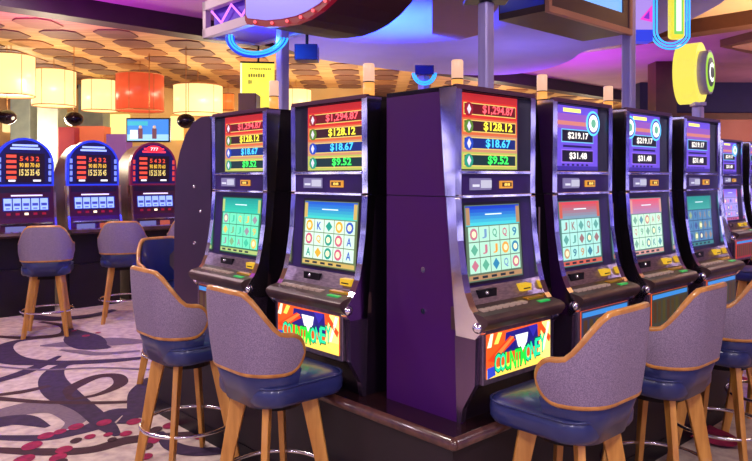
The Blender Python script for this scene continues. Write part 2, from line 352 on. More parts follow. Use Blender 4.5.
base('low dark base under the distant slot machines at right', 4.75, 6.2, .75, 1.5)
# round-topped cabinet seen from the side
def round_cab():
    p = W(0.0, 1.93); t = empty('slot_machine', (p.x, p.y, BT), A, 'plain purple round topped slot machine cabinet seen side on, behind the green screen machine', 'slot machine')
    prof = [(0, 0), (0, 1.30), (.02, 1.325), (.12, 1.325), (.22, 1.30), (.32, 1.23), (.40, 1.12), (.45, 1.0), (.47, .85), (.49, .5), (.58, .44), (.58, .38), (.50, .34), (.50, 0)]
    mb = MB(); mb.prism(prof, .02, .50, blk); mb.build('cabinet', t)
    for x in (0, .50):
        mb = MB(); mb.prism([(a * .99, b) for a, b in prof[:9]] + [(.475, .5), (.475, 0)], x, x + .02, mat('cabinet_aubergine', S(42, 14, 50), .45, 0, noise=(3, S(50, 18, 56), (1, 1, 1))))
        for zz, yy in ((.9, .2), (.75, .12), (.55, .2), (.35, .12)): mb.ball((x + (0 if x == 0 else .02), yy, zz), .011, chrome, 6)
        mb.build('side_panel', t, .004)
    mb = MB(); mb.box(.08, .44, .47, .482, .55, .85, G(90, 110, 220)); mb.build('game_screen', t)
round_cab()
# ---------------------------------------------------------------- background round topped reel machines
def reel_machine(label, red=False, u=0, v=0):
    p = W(u, v); t = empty('reel_slot_machine', (p.x, p.y, 0), A, label, 'slot machine', 'round topped reel machines in the back row')
    w = .62
    mb = MB(); mb.box(-w / 2, w / 2, .0, .5, 0, .84, blk); mb.box(-w / 2 + .02, w / 2 - .02, -.06, .02, .0, .5, blk); mb.build('base_cabinet', t)
    def arch(w2, z0, zt, n=14, k=.55):
        hh = (zt - z0) * k
        return [(-w2, z0)] + [(-w2 * math.cos(PI * i / n) if True else 0, zt - hh + hh * math.sin(PI * i / n)) for i in range(n + 1)] + [(w2, z0)]
    hood = mat('hood_brown', S(110, 62, 60), .4, 0, noise=(4, S(84, 44, 54), (1, 1, 1)))
    mb = MB(); mb.prism(arch(w / 2, .84, 1.90), .04, .5, hood, 'y', True); mb.build('hood', t)
    c1, c2 = ((40, 60, 230), (150, 170, 255)) if not red else ((110, 20, 60), (255, 60, 80))
    mb = MB(); mb.prism(arch(w / 2 - .01, 1.40, 1.93), .0, .06, G(*c1, .9), 'y')
    mb.prism(arch(w / 2 - .035, 1.42, 1.905), -.004, .0, G(24, 20, 90, .7), 'y')
    for z0, wd in ((1.835, .26), (1.80, .30)): mb.box(-wd / 2, wd / 2, -.008, -.004, z0, z0 + .022, G(*c2, 1.4))
    for s in (-1, 1):
        for k in range(4): mb.box(s * .255 - .014, s * .255 + .014, -.008, -.004, 1.45 + k * .07, 1.50 + k * .07, G(*(120, 140, 255) if not red else (200, 60, 60), 1.1))
    if red:
        mb.prism([(.10 * math.cos(k * PI / 8), 1.845 + .045 * math.sin(k * PI / 8)) for k in range(16)], -.012, -.004, G(255, 40, 60, 1.3), 'y')
        mb.text('777', (0, -.014, 1.845), X1, Z1, .1, .04, G(255, 220, 220, 1.4))
    mb.build('arched_top', t)
    mb = MB(); mb.box(-.20, .20, -.008, -.002, 1.44, 1.76, G(36, 16, 40, .5))
    for k in range(5): mb.box(-.19, -.09, -.010, -.008, 1.71 - k * .058, 1.742 - k * .058, G(235, 80, 60, 1.0))
    for k in range(4):
        mb.text('%d' % (5 - k), (-.04 + k * .055, -.011, 1.70), X1, Z1, .035, .05, G(236, 80, 50, 1.1))
        mb.text('%d0' % (9 - k), (-.04 + k * .055, -.011, 1.63), X1, Z1, .042, .05, G(240, 190, 60, 1.1))
        mb.text('%d5' % (k + 1), (-.04 + k * .055, -.011, 1.55), X1, Z1, .042, .07, G(240, 214, 120, 1.1))
    mb.box(-.17, -.10, -.011, -.009, 1.45, 1.47, G(240, 240, 250, 1.2)); mb.box(.08, .16, -.011, -.009, 1.45, 1.47, G(240, 240, 250, 1.2))
    mb.build('pay_table', t)
    for s in (-1, 1):
        mb = MB(); mb.prism([(.02, .88), (-.10, .90), (-.06, 1.05), (-.02, 1.40), (.06, 1.40), (.06, .88)], s * (w / 2 - .012) - .012, s * (w / 2 - .012) + .012, chrome); mb.build('side_trim', t, .004)
    mb = MB(); mb.prism([(.04, .86), (-.10, .88), (-.055, 1.05), (-.012, 1.40), (.04, 1.40)], -w / 2 + .02, w / 2 - .02, mat('reel_panel_maroon', S(66, 18, 52), .3)); mb.build('reel_housing', t)
    mb = MB()
    yy = lambda z: -.012 - .043 * (1.40 - z) / .35
    def fq(x0, x1, z0, z1, m, d): mb.quad([(x0, yy(z0) - d, z0), (x1, yy(z0) - d, z0), (x1, yy(z1) - d, z1), (x0, yy(z1) - d, z1)], m)
    fq(-.26, .26, 1.33, 1.385, G(30, 16, 50, .5), .003); fq(-.15, .17, 1.29, 1.305, G(230, 210, 255, 1.3), .004)
    fq(-.235, .235, 1.13, 1.275, G(30, 40, 150, .7), .003)
    for k in range(5):
        x = -.225 + k * .092
        fq(x, x + .08, 1.14, 1.265, G(150, 176, 255, 1.2), .005); fq(x + .01, x + .07, 1.185, 1.215, G(60, 70, 180, .9), .006); fq(x + .02, x + .06, 1.15, 1.165, G(90, 100, 220, .9), .006)
    for k in range(5): fq(-.20 + k * .09, -.16 + k * .09, 1.085, 1.11, G(150, 20, 50, .9) if k != 2 else G(255, 236, 200, 1.4), .005)
    mb.build('reel_window', t)
    mb = MB(); mb.box(-.26, .26, -.10, .0, .985, 1.0, chrome); mb.build('cross_trim', t)
    mb = MB(); mb.box(-.22, -.02, -.103, -.085, .91, .965, G(110, 110, 170, .8)); mb.box(.04, .16, -.103, -.085, .91, .965, G(190, 90, 70, .7)); mb.build('card_display', t)
    mb = MB(); mb.prism([(.0, .84), (-.17, .85), (-.19, .87), (-.17, .90), (.0, .92)], -w / 2, w / 2, deckm)
    for k in range(6): mb.box(-.24 + k * .08, -.18 + k * .08, -.15, -.12, .895, .91, G(120, 90, 170, .6))
    mb.build('button_deck', t, .004)
    return t
reel_machine('blue arched reel machine at left edge of the back row', u=.22, v=6.40)
reel_machine('blue arched reel machine in the middle of the back row', u=.96, v=6.40)
reel_machine('reel machine with red lit arch below the television', True, u=1.70, v=6.40)
# ---------------------------------------------------------------- stools
def make_stool():
    t = empty('casino_stool', (0, 0, 0))
    # back shell
    hw = .238; rc = .165; fe = -.02
    path = []  # (x, y, nx, ny, s)
    n1, n2, n3 = 5, 9, 8
    s1 = hw - rc; 
    for i in range(n1): x = s1 * i / n1; path.append((x, -hw, 0, -1, x))
    for i in range(n2 + 1):
        a = PI / 2 * i / n2; path.append((s1 + rc * math.sin(a), -hw + rc - rc * math.cos(a), math.sin(a), -math.cos(a), s1 + rc * a))
    sa = s1 + rc * PI / 2; ln = fe - (-hw + rc)
    for i in range(1, n3 + 1): q0 = math.sin(PI / 2 * i / n3); path.append((hw, -hw + rc + ln * q0, 1, 0, sa + ln * q0))
    stot = sa + ln
    full = [(-x, y, -nx, ny, s) for x, y, nx, ny, s in path[:0:-1]] + path
    ZB = .725
    def zr(s):
        k = min(1, max(0, (s - .115) / .18)); k = k * k * (3 - 2 * k); a, b = ZB, 1.035 - .165 * k
        e = min(1, max(0, (s - (stot - .073)) / .073)); h_ = (b - a) / 2 * math.sqrt(max(0, 1 - e * e)); return (a + b) / 2 - h_, (a + b) / 2 + h_
    def zt(s): return zr(s)[1]
    def zbm(s): return zr(s)[0]
    def pt(p, z, off):
        x, y, nx, ny, s = p; k = (z - .735) / .30; fl_ = -.008 + .03 * k + off
        return Vector((x + nx * fl_, y + ny * fl_, z))
    rows = 6; mb = MB()
    for off, m in ((0, fabric), (-.035, vinyl)):
        vs = []; fs = []
        for p in full:
            a, b = zbm(p[4]), zt(p[4])
            for j in range(rows + 1):
                q_ = j / rows; bulge = (.006 if off == 0 else -.012) * math.sin(PI * q_)
                vs.append(pt(p, a + (b - a) * q_, off + bulge))
        n = rows + 1
        for i in range(len(full) - 1):
            for j in range(rows): 
                f = (i * n + j, (i + 1) * n + j, (i + 1) * n + j + 1, i * n + j + 1); fs.append(f if off == 0 else f[::-1])
        mb.add(vs, fs, m, True)
    bk = mb.build('backrest', t)
    rim = [pt(p, zt(p[4]), -.014) for p in full] 
    rim += [pt(p, zbm(p[4]), -.014) for p in full[-2:0:-1]]
    mb = MB(); mb.tube(rim, .0135, rimw, closed=True, n=10, flat=1.35); mb.build('wooden_rim', bk)
    # lower shell joining back and seat
    mb = MB(); vs = []; fs = []
    for p in full:
        for z, off in ((.572, -.065), (.65, -.04), (.73, -.014)): vs.append((p[0] + p[2] * off, p[1] + p[3] * off, z))
    for i in range(len(full) - 1):
        for j in range(2): fs.append((i * 3 + j, i * 3 + 3 + j, i * 3 + 4 + j, i * 3 + 1 + j))
    mb.add(vs, fs, vinyl, True); o = mb.build('lower_shell', bk); sm = o.modifiers.new('solid', 'SOLIDIFY'); sm.thickness = .018; sm.offset = -1
    # seat
    mb = MB(); vs = []; fs = []
    def rr(hx, r, n=6):
        out = []
        for cx, cy, a0 in ((hx - r, hx - r, 0), (-hx + r, hx - r, 90), (-hx + r, -hx + r, 180), (hx - r, -hx + r, 270)):
            for i in range(n + 1): a = math.radians(a0 + 90 * i / n); out.append((cx + r * math.cos(a), cy + r * math.sin(a)))
        return out
    lay = [(.19, .575), (.218, .583), (.228, .60), (.230, .63), (.226, .652), (.214, .667), (.19, .677), (.13, .685), (.06, .688), (.01, .689)]
    for h_, z in lay:
        for x, y in rr(h_ * .94, h_ * .40): vs.append((x, y + .035, z))
    n = 28
    for i in range(len(lay) - 1):
        for k in range(n): fs.append((i * n + k, i * n + (k + 1) % n, (i + 1) * n + (k + 1) % n, (i + 1) * n + k))
    fs += [tuple(range(n))[::-1], tuple((len(lay) - 1) * n + k for k in range(n))]
    mb.add(vs, fs, vinyl, True); st = mb.build('seat', t)
    mb = MB(); mb.tube([(x, y + .035, .660) for x, y in rr(.2115, .09)], .005, vinyl, closed=True, n=6); mb.build('piping', st)
    mb = MB(); mb.lathe([(.12, .535), (.12, .565), (.17, .57), (.17, .58)], darkm); mb.build('swivel_plate', t)
    for sx, sy in ((1, 1), (-1, 1), (1, -1), (-1, -1)):
        a = Vector((sx * .105, sy * .105, .572)); b = Vector((sx * .185, sy * .185, 0)); d = Vector((sx, sy, 0)).normalized(); w = Vector((-d.y, d.x, 0))
        mb = MB(); vs = []
        for p, hw_, ht in ((a, .036, .014), (b, .020, .011)):
            for s_, r_ in ((-1, -1), (1, -1), (1, 1), (-1, 1)): vs.append(p + d * hw_ * s_ + w * ht * r_)
        mb.add(vs, [(0, 1, 2, 3), (7, 6, 5, 4), (0, 4, 5, 1), (1, 5, 6, 2), (2, 6, 7, 3), (3, 7, 4, 0)], wood); mb.build('leg', t, .004)
    mb = MB(); mb.tube([(.232 * math.cos(k * PI / 24), .232 * math.sin(k * PI / 24), .235) for k in range(48)], .0095, steel, closed=True, n=8); mb.build('foot_ring', t)
    return t
stool0 = make_stool(); used = [False]
def stool(x, y, rz, label, group):
    o = stool0 if not used[0] else copy_tree(stool0)
    used[0] = True; place(o, x, y, 0, rz); tag(o, label, 'stool', group); return o
def stool_uv(u, v, rz, label, group): p = W(u, v); return stool(p.x, p.y, rz, label, group)
SR = 'stools along the long side'; SL = 'stools along the short end'; SB = 'stools at the back row'
stool_uv(.22, -.36, A, 'nearest stool on the right, tucked under the corner slot machine', SR)
stool_uv(.93, -.36, A, 'stool directly behind the nearest right stool, second from the corner', SR)
stool_uv(1.65, -.36, A, 'third stool from the corner on the right, its back reaching the photo edge', SR)
stool_uv(2.37, -.36, A, 'farthest stool of the right row, at the last violet machine', SR)
stool_uv(-.38, .70, AL, 'nearest stool on the left, beside the bright red and green lettered belly panel', SL)
stool_uv(-.36, 1.52, AL, 'stool at the green screen machine, second from the corner on the left', SL)
p = W(.26, 2.90); stool(p.x, p.y, A + PI + .1, 'stool seen from the front with blue inner back, beside the round topped purple cabinet', 'stools on the hidden side')
for x, y, l in ((-3.14, 6.6, 'leftmost background stool before the blue arched machines'), (-2.66, 7.25, 'middle background stool before the blue arched machines'), (-2.10, 7.76, 'background stool at the red arched machine, half hidden by the blue backed stool')):
    stool(x, y, A - .42, l, SB)
stool(3.45, 6.2, A, 'distant stool at right edge before the far right slot machines', 'far right stools')
# ---------------------------------------------------------------- floor with swirl carpet
base_c = mat('carpet_cream', S(204, 182, 174), .95, 0, noise=(14, S(172, 148, 148), (1, 1, 1)), bump=.2)
plum = mat('carpet_plum', S(60, 36, 72), .95, 0, noise=(20, S(46, 26, 58), (1, 1, 1)))
marn = mat('carpet_maroon', S(66, 32, 46), .95, 0, noise=(20, S(54, 24, 38), (1, 1, 1)))
greys = mat('carpet_grey', S(124, 104, 118), .95, 0, noise=(30, S(96, 76, 98), (1, 6, 1)))
mag = mat('carpet_magenta', S(160, 20, 76), .95, 0, noise=(20, S(120, 14, 60), (1, 1, 1)))
def catmull(P, n=10):
    out = []; P = [P[0]] + P + [P[-1]]
    for i in range(1, len(P) - 2):
        a, b, c, d = P[i - 1:i + 3]
        for k in range(n):
            t = k / n; out.append(tuple(.5 * ((2 * b[j]) + (-a[j] + c[j]) * t + (2 * a[j] - 5 * b[j] + 4 * c[j] - d[j]) * t * t + (-a[j] + 3 * b[j] - 3 * c[j] + d[j]) * t ** 3) for j in range(3)))
    out.append(tuple(P[-2])); return out
fm = MB(); fm.quad([(-16, -4, 0), (16, -4, 0), (16, 20, 0), (-16, 20, 0)], base_c)
_lz = [.0008]
def ribbon(pts, m, world=False):   # pts: (x, y, half width m)
    P = catmull([((fl(a, b).x, fl(a, b).y, w) if not world else (a, b, w)) for a, b, w in pts]); vs = []
    _lz[0] += .00006; z = _lz[0]
    for i, (x, y, w) in enumerate(P):
        a = P[max(0, i - 1)]; b = P[min(len(P) - 1, i + 1)]; d = Vector((b[0] - a[0], b[1] - a[1])); d.normalize() if d.length else None
        z += 1.5e-6; vs += [(x - d.y * w, y + d.x * w, z), (x + d.y * w, y - d.x * w, z)]; _lz[0] = z
    fm.add(vs, [(2 * i, 2 * i + 1, 2 * i + 3, 2 * i + 2) for i in range(len(P) - 1)], m)
def spot(x, y, r, m, sq=1.0, world=False):
    c = Vector((x, y, 0)) if world else fl(x, y); _lz[0] += .00006
    fm.add([(c.x + r * math.cos(k * PI / 8) * sq, c.y + r * 1.7 * math.sin(k * PI / 8) , _lz[0]) for k in range(16)], [tuple(range(16))], m)
ribbon([(-10, 418, .10), (30, 408, .13), (62, 408, .11), (76, 420, .07), (60, 431, .01)], greys)
ribbon([(-10, 424, .10), (20, 420, .09), (48, 427, .02)], plum)
ribbon([(-20, 437, .03), (40, 438, .05), (75, 432, .06), (100, 424, .07), (118, 412, .07), (150, 418, .02)], plum)
ribbon([(-20, 449, .03), (40, 452, .05), (90, 450, .05), (130, 440, .06), (180, 436, .06), (240, 430, .04)], marn)
ribbon([(90, 362, .02), (62, 366, .05), (52, 378, .09), (62, 394, .11), (85, 408, .07), (105, 425, .06), (118, 436, .02)], plum)
ribbon([(68, 396, .02), (72, 388, .05), (96, 377, .05), (116, 376, .05), (120, 384, .05), (100, 394, .03), (74, 399, .025), (68, 396, .02)], marn)
ribbon([(-10, 398, .04), (40, 402, .03), (90, 403, .03), (150, 401, .03), (200, 396, .03)], marn)
ribbon([(-10, 383, .05), (20, 374, .06), (44, 364, .05), (60, 356, .02)], plum)
ribbon([(-10, 396, .03), (22, 392, .04), (50, 386, .03)], marn)
ribbon([(42, 338, .02), (14, 342, .05), (2, 350, .09), (12, 360, .11), (50, 363, .07), (110, 361, .06), (160, 356, .03)], plum)
ribbon([(40, 346, .02), (70, 344, .12), (110, 342, .16), (150, 342, .04)], greys)
ribbon([(60, 350, .02), (80, 352, .05), (100, 354, .05), (140, 351, .03)], greys)
ribbon([(74, 330, .03), (82, 338, .16), (92, 346, .14), (110, 348, .03)], plum)
ribbon([(-10, 336, .03), (30, 338, .06), (64, 334, .06), (64, 326, .05), (40, 322, .03)], marn)
ribbon([(150, 378, .03), (138, 392, .06), (136, 410, .06), (124, 424, .05)], plum)
ribbon([(160, 432, .02), (172, 446, .05), (200, 452, .06), (250, 448, .03)], plum)
ribbon([(-10, 366, .02), (40, 370, .02), (100, 368, .02), (150, 370, .02)], greys)
for x, y, r in ((46, 436, .05), (60, 432, .04), (32, 446, .06), (64, 450, .05), (76, 427, .05), (104, 423, .05), (90, 437, .035), (108, 435, .03), (134, 422, .05), (126, 434, .04), (24, 460, .06), (58, 458, .05), (146, 457, .04), (152, 441, .05), (170, 426, .05), (190, 420, .06), (200, 437, .04), (86, 336, .04), (74, 331, .03), (98, 333, .03)): spot(x, y, r * .66, mag, 1.3)
for x, y, r in ((76, 441, .025), (112, 440, .02), (146, 447, .03), (60, 463, .03), (156, 430, .03)): spot(x, y, r, marn, 1.2)
rc = random.Random(5)
for k in range(70):   # the same kind of swirls over the rest of the room
    x, y = rc.uniform(-9, 9), rc.uniform(.2, 14)
    q_ = fl(0, 320)
    px = CX + F * x / max(y, .1); py = HY + F * H / max(y, .1)
    if -60 < px < 260 and 318 < py < 600 and x < -.3: continue
    a = rc.uniform(0, 6.28); P = []
    for i in range(6):
        P.append((x, y, .02 + .07 * math.sin(PI * (i + .3) / 6))); x += .35 * math.cos(a); y += .35 * math.sin(a); a += rc.choice((.7, .9)) if k % 2 else -rc.choice((.6, .8))
    ribbon(P, (plum, marn, greys)[k % 3], True)
    for j in range(2): spot(P[0][0] + rc.uniform(-.3, .3), P[0][1] + rc.uniform(-.3, .3), rc.uniform(.03, .06), mag, 1, True)
for px, py, r in ((700, 434, .10), (716, 440, .09), (660, 425, .06)): spot(px, py, r, mag, 1.2)
o = fm.build('floor'); tag(o, 'swirl patterned cream and plum carpet', kind='structure')
def struct(name, mb, label=None): o = mb.build(name); o['kind'] = 'structure'; 
def wall_obj(name, mb): o = mb.build(name); o['kind'] = 'structure'; return o
# ---------------------------------------------------------------- ceilings
purp = mat('ceiling_mauve_paint', S(158, 108, 146), .8, 0, noise=(2, S(148, 100, 138), (1, 1, 1)))
P0 = Vector((-2.2, 8.2, 0))
def onl(t, off=0): q_ = P0 + R * t + Lv * off; return q_
a, b = onl(-12), onl(16)
mb = MB(); c, d = onl(16, -22), onl(-12, -22)
mb.quad([(a.x, a.y, 3.4), (b.x, b.y, 3.4), (c.x, c.y, 3.4), (d.x, d.y, 3.4)], purp); wall_obj('ceiling', mb)
beamm = mat('beam_dark', S(44, 16, 40), .5, 0, noise=(3, S(34, 12, 30), (1, 1, 1)))
mb = MB(); z0, z1 = 3.2, 3.42
def obox(mb, u0, u1, v0, v1, z0, z1, m, org):
    q_ = [org + R * uu + Lv * vv for uu, vv in ((u0, v0), (u1, v0), (u1, v1), (u0, v1))]
    mb.add([(p.x, p.y, z) for z in (z0, z1) for p in q_], [(3, 2, 1, 0), (4, 5, 6, 7), (0, 1, 5, 4), (1, 2, 6, 5), (2, 3, 7, 6), (3, 0, 4, 7)], m)
obox(mb, -12, 16, -.02, .25, 3.19, 3.42, beamm, P0); wall_obj('trim_1', mb)
woodc = mat('ceiling_gold_wood', S(212, 168, 112), .6, 0, noise=(3, S(180, 132, 80), (.6, 6, 1)))
octm = mat('ceiling_brown_octagon', S(122, 80, 66), .6, 0, noise=(3, S(104, 66, 56), (1, 5, 1)))
octl = mat('ceiling_tan_octagon', S(160, 108, 68), .6, 0, noise=(3, S(146, 94, 58), (1, 5, 1)))
mb = MB(); c, d = onl(16, 16), onl(-12, 16)
mb.quad([(a.x, a.y, 3.22), (b.x, b.y, 3.22), (c.x, c.y, 3.22), (d.x, d.y, 3.22)], woodc)
ro = random.Random(3)
for i in range(-12, 22):
    for j in range(0, 20):
        cx_, cy_ = -3.77 + .655 * i, 7.7 + .6 * j - .03 * (i % 2)
        if (Vector((cx_, cy_, 0)) - P0).dot(Lv) < .55: continue
        hx, hy, k = .215, .25, .10; pts = [(-hx + k, -hy), (hx - k, -hy), (hx, -hy + k), (hx, hy - k), (hx - k, hy), (-hx + k, hy), (-hx, hy - k), (-hx, -hy + k)]
        mb.prism([(cx_ + x, cy_ + y) for x, y in pts], 3.205, 3.219, octl if (i * 2 + j) % 5 == 0 else octm, 'z')
o = mb.build('ceiling_wood'); o.name = 'ceiling'; o['kind'] = 'structure'
lav = mat('lavender_paint', S(146, 134, 228), .8, 0, noise=(2, S(140, 128, 222), (1, 1, 1)))
disc = [(-1.3, 7.0), (-1.1, 7.9), (-.74, 8.75), (.0, 9.45), (.56, 9.86), (1.3, 10.15), (1.95, 10.1), (2.35, 9.6), (2.5, 8.9), (2.5, 8.2), (2.9, 7.6), (3.0, 6.6), (2.9, 5.6), (2.4, 4.9), (1.4, 4.5), (.2, 4.4), (-.7, 4.9), (-1.25, 5.8)]
mb = MB(); P = catmull([(x, y, 0) for x, y in disc + disc[:1]], 5)[:-1]
mb.prism([(p[0], p[1]) for p in P], 3.0, 3.16, lav, 'z', True); mb.prism([((p[0] - .9) * .93 + .9, (p[1] - 7.3) * .93 + 7.3) for p in P], 3.155, 3.40, beamm, 'z', True)
o = wall_obj('ceiling_panel', mb); o.name = 'ceiling'
mb = MB(); pts = [fl(432, 34, 2.75), fl(460, 40, 2.75), fl(482, 34, 2.75), fl(520, -30, 2.75), fl(432, -30, 2.75)]
mb.prism([(p.x, p.y) for p in pts], 2.75, 2.99, mat('soffit_mauve', S(150, 104, 130), .7), 'z'); wall_obj('trim_2', mb)
# right beige ceiling bay and beams
beige = mat('ceiling_beige_paint', S(220, 176, 130), .8, 0, noise=(2, S(212, 168, 124), (1, 1, 1)))
bm = mat('beam_brown', S(104, 62, 40), .5, 0, noise=(4, S(88, 50, 34), (1, 1, 1)))
q1, q2 = fl(684, 34, 3.2), fl(752, 24, 3.2)
dL = (q2 - q1).normalized(); nL = Vector((dL.y, -dL.x, 0))
def strip(mb, p, t0, t1, w0, w1, z0, z1, m):
    q_ = [p + dL * t0 + nL * w0, p + dL * t1 + nL * w0, p + dL * t1 + nL * w1, p + dL * t0 + nL * w1]
    mb.add([(v.x, v.y, z) for z in (z0, z1) for v in q_], [(3, 2, 1, 0), (4, 5, 6, 7), (0, 1, 5, 4), (1, 2, 6, 5), (2, 3, 7, 6), (3, 0, 4, 7)], m)
print('nL', nL, 'dL', dL)
mb = MB(); strip(mb, q1, -3, 6, -.0, -.28, 3.2, 3.42, bm); wall_obj('trim_3', mb)
mb = MB(); sgn = 1 if nL.y < 0 else -1
strip(mb, q1, -3, 6, .0, 5.5 * sgn, 3.36, 3.39, beige); o = wall_obj('ceiling_bay', mb); o.name = 'ceiling'
mb = MB(); pa = [fl(720, 47, 3.3), fl(752, 39, 3.3), fl(790, 46, 3.3), fl(752, 54, 3.3)]; mb.prism([(p.x, p.y) for p in pa], 3.3, 3.4, bm, 'z')
pa = [fl(732, 47, 3.29), fl(752, 43, 3.29), fl(775, 46, 3.29), fl(752, 50.5, 3.29)]; mb.prism([(p.x, p.y) for p in pa], 3.285, 3.31, beige, 'z'); wall_obj('trim_4', mb)
# ---------------------------------------------------------------- walls
peach = mat('wall_peach', S(196, 128, 110), .8, 0, noise=(2, S(184, 116, 100), (1, 1, 1)))
navy = mat('wall_navy', S(34, 24, 84), .7, 0, noise=(2, S(28, 18, 72), (1, 1, 1)))
cream = mat('wall_cream', S(236, 200, 132), .8, 0, noise=(1, S(222, 170, 104), (1, 1, 1)))
mb = MB(); mb.box(5.3, 16, 13.9, 14.1, 0, 2.75, peach); mb.box(5.3, 16, 13.86, 14.1, 2.78, 3.42, navy); mb.box(5.3, 16, 13.8, 14.1, 2.66, 2.78, bm); wall_obj('wall_right', mb)
mb = MB(); mb.box(-16, 16, 19.8, 20, 0, 3.4, cream)
wall_obj('wall_back', mb)
mb = MB(); mb.box(-9, -.2, 13.3, 13.5, 0, 3.22, cream); wall_obj('wall_left', mb)
mb = MB(); q_ = fl(662, 90, 3.2); X_, Y_ = (662 - 376) / F * 11.5, 11.5
mb.box(X_ - .17, X_ + .17, Y_ - .17, Y_ + .17, 0, 3.4, mat('column_brown', S(84, 40, 40), .5, 0, noise=(4, S(70, 32, 36), (1, 1, 1)))); o = mb.build('wall_column'); o.name = 'square_column'; tag(o, 'dark brown square column behind the right row of machines', 'column')
# ---------------------------------------------------------------- lounge behind: shades, columns, tv
def at(px, py, Y): return Vector(((px - CX) / F * Y, Y, H + (HY - py) / F * Y))
def shade(cx, y0, y1, w, Y, label, col, s=1.2):
    c = at(cx, y0, Y); r = w / 2 / F * Y; h = (y1 - y0) / F * Y
    t = empty('pendant_lamp', (c.x, c.y, c.z), 0, label, 'lamp', 'drum pendant lamps over the lounge')
    m = G(*col, s); wire = mat('shade_wire', S(170, 110, 60), .6)
    mb = MB(); mb.lathe([(r * .96, -h + .015), (r, -h), (r, 0), (r * .97, 0), (r * .97, -h + .02)], m, n=28)
    for k in range(6):
        a = k * PI / 3 + .4; mb.tube([(r * 1.002 * math.cos(a), r * 1.002 * math.sin(a), -h), (r * 1.002 * math.cos(a), r * 1.002 * math.sin(a), 0)], .004, wire, n=5)
    mb.build('lamp_shade', t)
    for z in (0, -h):
        mb = MB(); mb.tube([(r * 1.003 * math.cos(k * PI / 14), r * 1.003 * math.sin(k * PI / 14), z) for k in range(28)], .008, wire, closed=True, n=6); mb.build('shade_ring', t)
    mb = MB(); mb.lathe([(r * .93, -h + .03), (r * .93, -h + .035)], G(255, 246, 210, s * 1.4), n=28); mb.build('diffuser', t)
    mb = MB(); mb.tube([(0, 0, -h + .03), (0, 0, 3.215 - c.z)], .005, mat('stem_brass', S(190, 130, 70), .4, .5), n=6); mb.build('stem', t)
    return t
CR = (255, 226, 150)
shade(11, 56, 96, 44, 9.0, 'cream drum lamp cut by left edge of the photo', CR)
shade(54, 71, 106, 41, 9.9, 'cream drum lamp second from the left edge', CR)
shade(101, 81, 111, 36, 11.6, 'cream drum lamp left of the orange one, partly behind it', CR)
shade(140, 75, 111, 46, 10.2, 'orange red drum lamp, the only coloured shade', (216, 78, 44), .8)
shade(198, 86, 114, 48, 11.0, 'cream drum lamp just right of the orange one', CR)
shade(296, 90, 112, 30, 12.2, 'cream drum lamp seen low between the two left poles', CR)
shade(228, 94, 110, 12, 12.6, 'small orange lamp in the distance, right of the cream shades', (240, 120, 50), 1.0)
def panel(name, x0, x1, y0, y1, Y, label, cat, m, dep=.12, group=None):
    a, b = at(x0, y1, Y), at(x1, y0, Y); z0 = 0 if name in ('grey_column', 'booth_partition', 'brown_cabinet') else a.z
    mb = MB(); mb.box(0, b.x - a.x, 0, dep, 0, b.z - z0, m); o = mb.build(name, None, .01); o.location = (a.x, Y, z0); return tag(o, label, cat, group)
gcol = mat('column_grey', S(150, 160, 150), .5, 0, noise=(6, S(136, 148, 140), (1, 1, 1)))
panel('grey_column', 37, 58, 60, 0, 11.5, 'pale grey column behind the second cream lamp', 'column', gcol, .35)
panel('grey_column', 78, 103, 70, 0, 12.8, 'pale grey column behind the third cream lamp', 'column', gcol, .35)
panel('grey_column', 10, 30, 60, 0, 12.3, 'pale grey column behind the leftmost cream lamp', 'column', gcol, .35)
redb = mat('booth_red', S(170, 60, 70), .6, 0, noise=(3, S(150, 44, 70), (1, 1, 1)))
panel('booth_partition', 58, 74, 127, 0, 11.0, 'dark red booth partition behind the middle blue machine', 'partition', redb, .3)
panel('booth_partition', 76, 104, 126, 0, 11.2, 'orange red booth partition left of the television', 'partition', mat('booth_orange', S(224, 120, 84), .6), .3)
panel('booth_partition', 106, 126, 134, 0, 10.9, 'violet booth partition directly left of the television', 'partition', mat('booth_violet', S(110, 60, 150), .6), .3)
panel('light_box', 104, 128, 114, 134, 13.18, 'glowing cream light box on the back wall left of the television', 'light', G(255, 226, 140, 1.1), .14)
panel('light_box', 2, 36, 119, 132, 13.18, 'glowing cream light box low at the left edge', 'light', G(255, 220, 150, 1.1), .14)
panel('light_box', 170, 182, 116, 140, 13.18, 'glowing cream light box right of the television', 'light', G(255, 226, 140, 1.1), .14)
# TV
a_ = at(148, 130, 9.4); t = empty('television', (a_.x, a_.y, a_.z), 0, 'flat television with blue picture above the red arched machine', 'television')
mb = MB(); mb.box(-.30, .30, 0, .06, -.165, .165, darkm); mb.build('frame', t, .008)
mb = MB(); mb.box(-.28, .28, -.006, 0, -.145, .145, G(60, 130, 220, 1.1)); mb.box(-.28, .0, -.009, -.006, .06, .12, G(60, 170, 190, 1.1)); mb.box(-.24, -.14, -.009, -.006, -.12, .0, G(226, 236, 250, 1.2)); mb.box(-.28, .28, -.008, -.006, -.145, -.06, G(150, 200, 240, 1.1))
for x in (-.13, .06): mb.box(x, x + .06, -.012, -.008, -.12, .02, G(120, 70, 80, .8)); mb.ball((x + .03, -.011, .04), .022, G(220, 180, 150, .9), 6)
mb.build('picture', t); mb = MB(); mb.tube([(0, .05, .16), (0, .05, 3.19 - a_.z)], .006, MATS['stem_brass']); mb.build('ceiling_mount', t)
